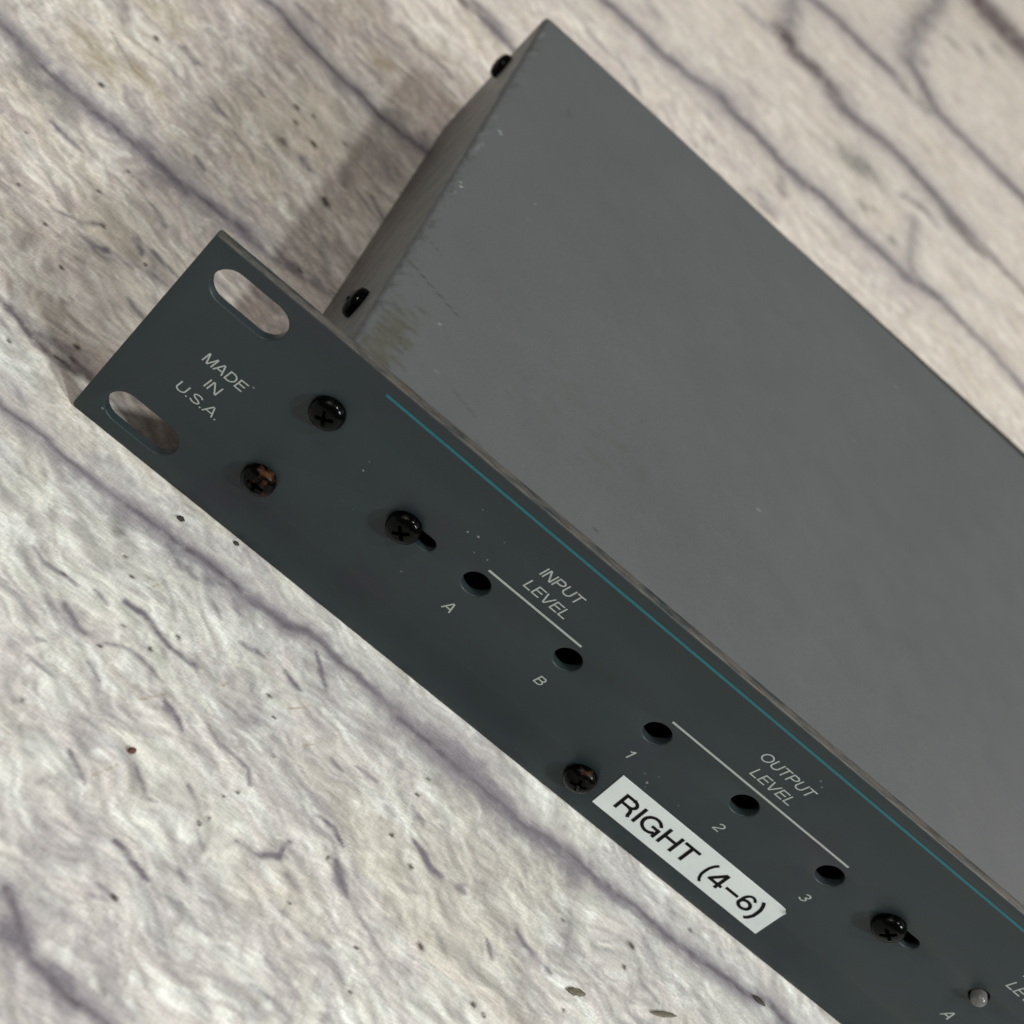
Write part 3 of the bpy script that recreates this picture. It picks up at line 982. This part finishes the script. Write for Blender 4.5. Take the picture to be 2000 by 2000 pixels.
# --- screws: pan head with a cross recess
def lathe(name, prof, n=48):
    bm = bmesh.new()
    rings = []
    for r, z in prof:
        if r < 1e-6:
            rings.append([bm.verts.new((0, 0, z * MM))])
        else:
            rings.append([bm.verts.new((r * MM * math.cos(2 * math.pi * k / n), r * MM * math.sin(2 * math.pi * k / n), z * MM))
                          for k in range(n)])
    for a, b in zip(rings[:-1], rings[1:]):
        if len(b) == 1:
            for k in range(n):
                bm.faces.new((a[k], a[(k + 1) % n], b[0]))
        elif len(a) == 1:
            for k in range(n):
                bm.faces.new((a[0], b[(k + 1) % n], b[k]))
        else:
            for k in range(n):
                bm.faces.new((a[k], a[(k + 1) % n], b[(k + 1) % n], b[k]))
    bmesh.ops.recalc_face_normals(bm, faces=bm.faces)
    me = bpy.data.meshes.new(name)
    bm.to_mesh(me)
    bm.free()
    return me


R0 = 2.95
prof = [(0, -1.6), (1.5, -1.6), (1.5, 0.02), (R0 - .15, .02), (R0, .12), (R0, .75)]
for k in range(1, 9):
    t = k / 8 * math.pi / 2
    prof.append((R0 * math.cos(t) ** .8 if k < 8 else 0, (.75 + 1.5 * math.sin(t))))
head = bpy.data.objects.new("tmp", lathe("screw", prof))
COL.objects.link(head)
bm = bmesh.new()
for rot in (0, math.pi / 2):
    r_ = bmesh.ops.create_cube(bm, size=1)
    for vtx in r_['verts']:
        k = 1.0 if vtx.co.z > 0 else .45
        p = Vector((vtx.co.x * 3.5 * k, vtx.co.y * .74 * (1 if vtx.co.z > 0 else .7), 2.6 if vtx.co.z > 0 else .9))
        p.rotate(Matrix.Rotation(rot, 3, 'Z'))
        vtx.co = p * MM
    if rot == 0:
        pass
cutm = bpy.data.meshes.new("cut")
bm.to_mesh(cutm)
bm.free()
cut = bpy.data.objects.new("cut", cutm)
COL.objects.link(cut)
cut.scale = head.scale = (1000, 1000, 1000)      # the boolean solver works at unit size
md = head.modifiers.new("b", 'BOOLEAN')
md.object = cut
md.operation = 'DIFFERENCE'
md.solver = 'EXACT'
md.use_self = True
screw_me = evaluated_mesh(head)
bpy.data.objects.remove(head)
bpy.data.objects.remove(cut)
screw_me.name = "screw"
screw_me.materials.clear()
screw_me.materials.append(MAT_SCREW)
smooth(screw_me, 32)


def put_screw(p, axis, spin, mat=None, label=None):
    o = bpy.data.objects.new("screw", screw_me)
    link(o, unit)
    z = Vector(axis).normalized()
    o.matrix_local = Matrix.Translation(Vector(p) * MM) @ z.to_track_quat('Z', 'Y').to_matrix().to_4x4() @ Matrix.Rotation(spin, 4, 'Z')
    if mat:
        o.material_slots[0].link = 'OBJECT'
        o.material_slots[0].material = mat
    if label:
        o['label'] = label
    return o


put_screw((29.95, 0, 32.0), (0, -1, 0), .5)
put_screw((29.85, 0, 13.0), (0, -1, 0), .1, MAT_SCREW_R, "rusty black cross-head screw below the other one")
put_screw((51.3, 0, HZ), (0, -1, 0), .75)
put_screw((104.2, 0, 6.7), (0, -1, 0), .35, MAT_SCREW_S)
put_screw((158.4, 0, HZ), (0, -1, 0), 1.0)
for xx in (452.6,):
    put_screw((xx, 0, 32.0), (0, -1, 0), .2)
    put_screw((xx, 0, 13.0), (0, -1, 0), .9)
put_screw((XC, 31.0, 29.3), (-1, 0, 0), .4)
put_screw((XC, 140.3, 27.2), (-1, 0, 0), .9)
put_screw((XC2, 31.0, 29.3), (1, 0, 0), .4)
put_screw((XC2, 140.3, 27.2), (1, 0, 0), .9)

# rubber feet under the case
for fx in (50, 430):
    for fy in (25, 130):
        o = obj("rubber_foot", lathe("rubber_foot", [(0, 0), (5, 0), (5.6, .5), (6, 2.2), (0, 2.2)], 24), MAT_RUBBER, unit)
        o.location = (fx * MM, fy * MM, -.22 * MM)

# LED domes
led_me = lathe("led_lens", [(0, -2), (1.6, -2), (1.6, -1.3), (1.4, -1.3), (1.4, .7)] +
               [(1.4 * math.cos(t), .7 + 1.25 * math.sin(t)) for t in np.linspace(.15, math.pi / 2 - .12, 8)] + [(0, 1.95)], 32)
smooth(led_me, 40)
for lx in (179.3, 198.9):
    o = obj("led_lens", led_me, MAT_LED, unit)
    o.matrix_local = Matrix.Translation(Vector((lx, 0, 24.9)) * MM) @ Vector((0, -1, 0)).to_track_quat('Z', 'Y').to_matrix().to_4x4()


# --- flat print on the panel
def quad_print(name, pts, mat, parent, yy):
    me = bpy.data.meshes.new(name)
    me.from_pydata([(a * MM, yy * MM, b * MM) for a, b in pts], [], [tuple(range(len(pts)))])
    return obj(name, me, mat, parent)


# plain grotesque capitals, drawn from their centre lines (cap height 1, stroke th)
def arc(cx, cy, rx, ry, a0, a1, n=14):
    return [(cx + rx * math.cos(math.radians(a0 + (a1 - a0) * k / n)), cy + ry * math.sin(math.radians(a0 + (a1 - a0) * k / n)))
            for k in range(n + 1)]


def glyph(ch, th):
    h = th / 2
    if ch == 'A':
        w = .86
        return w, [[(h * .9, 0), (w / 2 - h * .45, 1)], [(w - h * .9, 0), (w / 2 + h * .45, 1)], [(w * .22, .32), (w * .78, .32)]]
    if ch == 'B':
        w = .76
        return w, [[(h, 0), (h, 1)], [(h, 1 - h), (w * .55, 1 - h)] + arc(w * .55, (1 - h + .53) / 2, w * .93 - h - w * .55, (1 - h - .53) / 2, 90, -90) + [(h, .53)],
                   [(w * .55, .53)] + arc(w * .58, (.53 + h) / 2, w - h - w * .58, (.53 - h) / 2, 90, -90) + [(h, h)]]
    if ch == 'D':
        w = .80
        return w, [[(h, 0), (h, 1)], [(h, 1 - h), (w * .4, 1 - h)] + arc(w * .4, .5, w - h - w * .4, .5 - h, 90, -90, 20) + [(h, h)]]
    if ch == 'E':
        w = .70
        return w, [[(h, 0), (h, 1)], [(th, 1 - h), (w, 1 - h)], [(th, .53), (w * .94, .53)], [(th, h), (w, h)]]
    if ch == 'G':
        w = .90
        return w, [arc(w / 2, .5, w / 2 - h, .5 - h, 28, 325, 34), [(w * .55, .47), (w - h, .47)], [(w - h, .47 + h), (w - h, 0)]]
    if ch == 'H':
        w = .76
        return w, [[(h, 0), (h, 1)], [(w - h, 0), (w - h, 1)], [(th, .53), (w - th, .53)]]
    if ch == 'I':
        return th, [[(h, 0), (h, 1)]]
    if ch == 'L':
        w = .63
        return w, [[(h, 1), (h, h), (w, h)]]
    if ch == 'M':
        w = .90
        return w, [[(h, 0), (h, 1)], [(h * 1.6, 1), (w / 2 - h * .3, 0)], [(w - h * 1.6, 1), (w / 2 + h * .3, 0)], [(w - h, 0), (w - h, 1)]]
    if ch == 'N':
        w = .78
        return w, [[(h, 0), (h, 1)], [(h * 1.5, 1), (w - h * 1.5, 0)], [(w - h, 0), (w - h, 1)]]
    if ch == 'O':
        w = .96
        return w, [arc(w / 2, .5, w / 2 - h, .5 - h, 0, 360, 36)]
    if ch in 'PR':
        w = .74 if ch == 'P' else .78
        wb = w if ch == 'P' else w * .96
        s = [[(h, 0), (h, 1)], [(h, 1 - h), (w * .55, 1 - h)] + arc(w * .55, (1 - h + .47) / 2, wb - h - w * .55, (1 - h - .47) / 2, 90, -90) + [(h, .47)]]
        if ch == 'R':
            s.append([(w * .52, .47), (w * .68, .45), (w * .79, .38), (w * .84, .26), (w * .86, .10), (w * .93, 0)])
        return w, s
    if ch == 'S':
        w = .74
        return w, [arc(w / 2, .735, w / 2 - h * 1.2, .265 - h, 15, 240, 18) + arc(w / 2, .27, w / 2 - h, .27 - h, 62, -165, 18)]
    if ch == 'T':
        w = .76
        return w, [[(0, 1 - h), (w, 1 - h)], [(w / 2, 0), (w / 2, 1 - th)]]
    if ch == 'U':
        w = .76
        return w, [[(h, 1)] + arc(w / 2, .34, w / 2 - h, .34 - h, 180, 360, 18) + [(w - h, 1)]]
    if ch == 'V':
        w = .82
        return w, [[(h * .9, 1), (w / 2 - h * .45, 0)], [(w - h * .9, 1), (w / 2 + h * .45, 0)]]
    if ch == '.':
        return th * 1.1, [[(h * 1.1, 0), (h * 1.1, th)]]
    if ch == '1':
        w = .36
        return w, [[(w - h, 0), (w - h, 1)], [(0, .74), (w * .4, .78), (w - h * 1.6, .98)]]
    if ch == '2':
        w = .64
        return w, [arc(w / 2, .70, w / 2 - h, .30 - h, 165, -35, 16) + [(w * .42, .33), (h * 1.6, .17), (h * 1.2, h)], [(h * .4, h), (w, h)]]
    if ch == '3':
        w = .64
        return w, [arc(w / 2, .745, w / 2 - h * 1.4, .255 - h, 160, -85, 16), arc(w / 2, .275, w / 2 - h, .275 - h, 92, -165, 18)]
    if ch == '4':
        w = .68
        return w, [[(w * .74, 0), (w * .74, 1)], [(w * .70, .97), (h * .8, .28)], [(0, .26), (w, .26)]]
    if ch == '6':
        w = .66
        return w, [arc(w / 2, .32, w / 2 - h, .32 - h, 0, 360, 26), arc(w / 2, .50, w / 2 - h, .50 - h, 38, 192, 22)]
    if ch == '(':
        w = .28
        return w, [[(w, 1.08), (w * .62, .90), (w * .35, .66), (h, .42), (w * .30, .15), (w * .60, -.10), (w, -.24)]]
    if ch == ')':
        w, s = glyph('(', th)
        return w, [[(w - a, c_) for a, c_ in s[0]]]
    if ch == '-':
        w = .62
        return w, [[(0, .42), (w, .42)]]
    return .3, []


def text(s, x0, x1, z0, cap, mat, parent, shear=.155, yy=-.03, th=.125, label=None):
    pen, strokes = 0.0, []
    for ch in s:
        w_, g_ = glyph(ch, th)
        gap = .085 if ch in 'AVTOG()46' else .12
        if strokes:
            pen += gap
        strokes += [[(pen + a, c_) for a, c_ in st] for st in g_]
        pen += w_
    kx = (x1 - x0) / pen / cap
    verts, faces = [], []
    for si, st in enumerate(strokes):
        p = np.array(st, float)
        p[:, 0] *= kx
        closed = len(p) > 12 and np.hypot(*(p[0] - p[-1])) < 1e-6
        d = np.diff(p, axis=0)
        d /= np.maximum(np.hypot(d[:, 0], d[:, 1]), 1e-9)[:, None]
        nrm = np.stack([-d[:, 1], d[:, 0]], -1)
        base = len(verts)
        tf = .5 * th * (1.0 if s not in ('(4-6)',) or si not in (0, 6) else .85)
        for k in range(len(p)):
            if closed and k in (0, len(p) - 1):
                a, b_ = nrm[-1], nrm[0]
            else:
                a, b_ = nrm[max(k - 1, 0)], nrm[min(k, len(nrm) - 1)]
            mt = a + b_
            mt = mt / max(np.hypot(*mt), 1e-9)
            mt = mt / max(.55, float(mt @ a))
            for sg in (1, -1):
                q = p[k] + sg * mt * tf
                verts.append(((x0 + q[0] * cap + shear * q[1] * cap) * MM, (yy - .0025 * si) * MM, (z0 + q[1] * cap) * MM))
        for k in range(len(p) - 1):
            q = base + 2 * k
            faces.append((q, q + 1, q + 3, q + 2))
    me = bpy.data.meshes.new("lettering")
    me.from_pydata(verts, [], faces)
    return obj("lettering", me, mat, parent, label)


SH = .135
text("MADE", 10.5, 18.3, 24.1, 2.05, MAT_WHITE, unit, SH)
text("IN", 13.35, 15.85, 20.3, 2.05, MAT_WHITE, unit, SH)
text("U.S.A.", 10.2, 18.4, 16.35, 2.05, MAT_WHITE, unit, SH)
text("INPUT", 71.3, 79.25, 33.95, 2.1, MAT_WHITE, unit, SH)
text("LEVEL", 71.1, 79.75, 30.15, 2.1, MAT_WHITE, unit, SH)
text("OUTPUT", 118.55, 129.6, 33.9, 2.1, MAT_WHITE, unit, SH)
text("LEVEL", 120.2, 129.0, 30.15, 2.1, MAT_WHITE, unit, SH)
text("A", 65.35, 67.15, 16.2, 2.2, MAT_WHITE, unit, SH)
text("B", 85.05, 86.55, 16.35, 2.05, MAT_WHITE, unit, SH)
text("1", 105.2, 106.0, 16.3, 2.2, MAT_WHITE, unit, SH)
text("2", 125.2, 126.55, 16.3, 2.15, MAT_WHITE, unit, SH)
text("3", 145.1, 146.5, 16.3, 2.15, MAT_WHITE, unit, SH)
text("A", 179.3, 181.1, 16.35, 2.2, MAT_WHITE, unit, SH)
text("INPUT", 179.2, 187.2, 34.1, 2.1, MAT_WHITE, unit, SH)
text("LEVEL", 179.5, 188.3, 30.25, 2.1, MAT_WHITE, unit, SH)
for a, b, z in ((65.72, 85.35, 28.2), (105.1, 144.75, 28.3)):
    quad_print("printed_line", [(a, z - .22), (b, z - .22), (b, z + .22), (a, z + .22)], MAT_WHITE, unit, -.03)
quad_print("teal_stripe", [(34.3, 41.15), (W - 34.3, 41.0), (W - 34.3, 41.55), (34.3, 41.7)], MAT_TEAL, unit, -.03)

# --- stuck-on label, a strip of tape with a lifted corner
nu, nv = 60, 14
bm = bmesh.new()
gv = {}
for iu in range(nu + 1):
    for iv in range(nv + 1):
        fu, fv = iu / nu, iv / nv
        xl, xr = 109.25 + (108.32 - 109.25) * fv, 147.6 + (146.75 - 147.6) * fv
        zl, zr = 4.05 + 8.9 * fv, 4.0 + 8.75 * fv
        px, pz = xl + (xr - xl) * fu, zl + (zr - zl) * fu
        rr_ = max(0, 1.9 - math.hypot(146.75 - px, 12.75 - pz)) / 1.9
        if fu == 1 and fv == 1:
            px -= .35
            pz -= .35
        gv[iu, iv] = bm.verts.new((px * MM, -(.14 + .38 * rr_ ** 2) * MM, pz * MM))
for iu in range(nu):
    for iv in range(nv):
        bm.faces.new((gv[iu, iv], gv[iu + 1, iv], gv[iu + 1, iv + 1], gv[iu, iv + 1]))
ret = bmesh.ops.extrude_edge_only(bm, edges=[e for e in bm.edges if e.is_boundary])
for g_ in ret['geom']:
    if isinstance(g_, bmesh.types.BMVert):
        g_.co.y += .11 * MM
bmesh.ops.recalc_face_normals(bm, faces=bm.faces)
me = bpy.data.meshes.new("name_label")
bm.to_mesh(me)
bm.free()
label_o = obj("name_label", me, MAT_LABEL, unit, "white adhesive label reading RIGHT (4-6)")
text("RIGHT", 111.95, 129.05, 6.3, 4.22, MAT_INK, label_o, -.10, -.17, .158)
text("(4-6)", 131.6, 144.6, 6.3, 4.22, MAT_INK, label_o, -.10, -.17, .158)

# --- dust and paint flecks on the panel; the lower-left one paints a glint
bm = bmesh.new()


def fleck(px, pz, r):
    n = random.randint(5, 7)
    a0 = random.random() * 6
    vs = [bm.verts.new(((px + r * random.uniform(.5, 1.2) * math.cos(a0 + k * 6.283 / n)) * MM, -.025 * MM,
                        (pz + r * random.uniform(.4, 1) * math.sin(a0 + k * 6.283 / n)) * MM)) for k in range(n)]
    vt = bm.verts.new((px * MM, -(.04 + r * .15) * MM, pz * MM))
    for k in range(n):
        bm.faces.new((vs[k], vs[(k + 1) % n], vt))


for px, pz, r in ((4.1, 3.5, .22), (110.2, 16.2, .22), (112, 17.6, .2), (111.8, 14.9, .28), (112.3, 13.9, .22), (60.4, 31.9, .2), (58.7, 31.4, .18),
                  (64.2, 29.6, .22), (61.9, 29, .15), (40, 29.6, .12), (40.3, 27.5, .2), (56.6, 16.6, .18), (19.2, 26.3, .25), (128.1, 38.2, .22),
                  (129.2, 37.4, .16), (57.5, 36.5, .15), (118.5, 15.4, .14), (122, 12.4, .12), (63.8, 34.4, .12)):
    fleck(px, pz, r * 1.5)
for k in range(26):
    fleck(random.uniform(4, 180), random.uniform(3, 41), random.uniform(.04, .1))
me = bpy.data.meshes.new("dust_glint_speck")
bmesh.ops.recalc_face_normals(bm, faces=bm.faces)
bm.to_mesh(me)
bm.free()
d = obj("dust_glint_speck", me, MAT_DUST_GLINT, unit)
d['kind'] = 'stuff'


# ---------------------------------------------------------------- crumbs lying on the backdrop
def husk(name, p0, p1, wid, hgt, mat, label, cat, seed, lobes=.15):
    r = random.Random(seed)
    a, b = Vector(p0), Vector(p1)
    L = (b - a).length
    n, mseg = 12, 10
    bm = bmesh.new()
    rings = []
    for i in range(n + 1):
        t = i / n
        rad = math.sin(math.pi * min(max(t, .03), .97)) ** .6
        rings.append([bm.verts.new((L * (t - .5) * MM,
                                    wid / 2 * rad * math.cos(k * 6.283 / mseg) * (1 + r.uniform(-lobes, lobes)) * MM,
                                    (hgt / 2 * (1 + rad * math.sin(k * 6.283 / mseg) * (1 + r.uniform(-lobes, lobes)))) * MM))
                      for k in range(mseg)])
    for i in range(n):
        for k in range(mseg):
            bm.faces.new((rings[i][k], rings[i][(k + 1) % mseg], rings[i + 1][(k + 1) % mseg], rings[i + 1][k]))
    bm.faces.new(rings[0])
    bm.faces.new(rings[-1])
    bmesh.ops.recalc_face_normals(bm, faces=bm.faces)
    me = bpy.data.meshes.new(name)
    bm.to_mesh(me)
    bm.free()
    smooth(me, 60)
    o = obj(name, me, mat)
    c_ = (a + b) / 2
    o.location = (c_.x * MM, c_.y * MM, (GZ + .03) * MM)
    o.rotation_euler = (0, 0, math.atan2(b.y - a.y, b.x - a.x))
    o['label'] = label
    o['category'] = cat
    return o


husk("seed_husk", (116.0, -32.8, 0), (119.6, -31.2, 0), 1.3, .4, MAT_HUSK,
     "frayed pale olive husk on the brick print, the one farther from the label", "husk", 1, .3)
husk("seed_husk", (132.4, -25.7, 0), (137.4, -22.9, 0), 1.0, .5, MAT_HUSK,
     "long smooth dark olive husk on the brick print, near the bottom edge", "husk", 2, .12)
husk("dark_chip", (152.4, -8.1, 0), (155.2, -8.3, 0), 1.0, .5, MAT_CHIP,
     "short square-ended black-brown chip lying on the dark brick joint", "chip", 3, .1)
husk("crumb", (24.1, -4.9, 0), (25.5, -4.6, 0), 1.0, .5, MAT_CHIP,
     "dark brown crumb on the backdrop left of the panel's lower edge", "crumb", 4, .3)
husk("crumb", (36.7, -48.1, 0), (37.5, -46.9, 0), .95, .6, MAT_RED,
     "rust-red crumb lying alone on the brick print", "crumb", 5, .3)
husk("crumb", (34.1, -1.2, 0), (35.2, -1.1, 0), .8, .45, MAT_CHIP,
     "small brown crumb touching the panel's lower edge", "crumb", 6, .3)
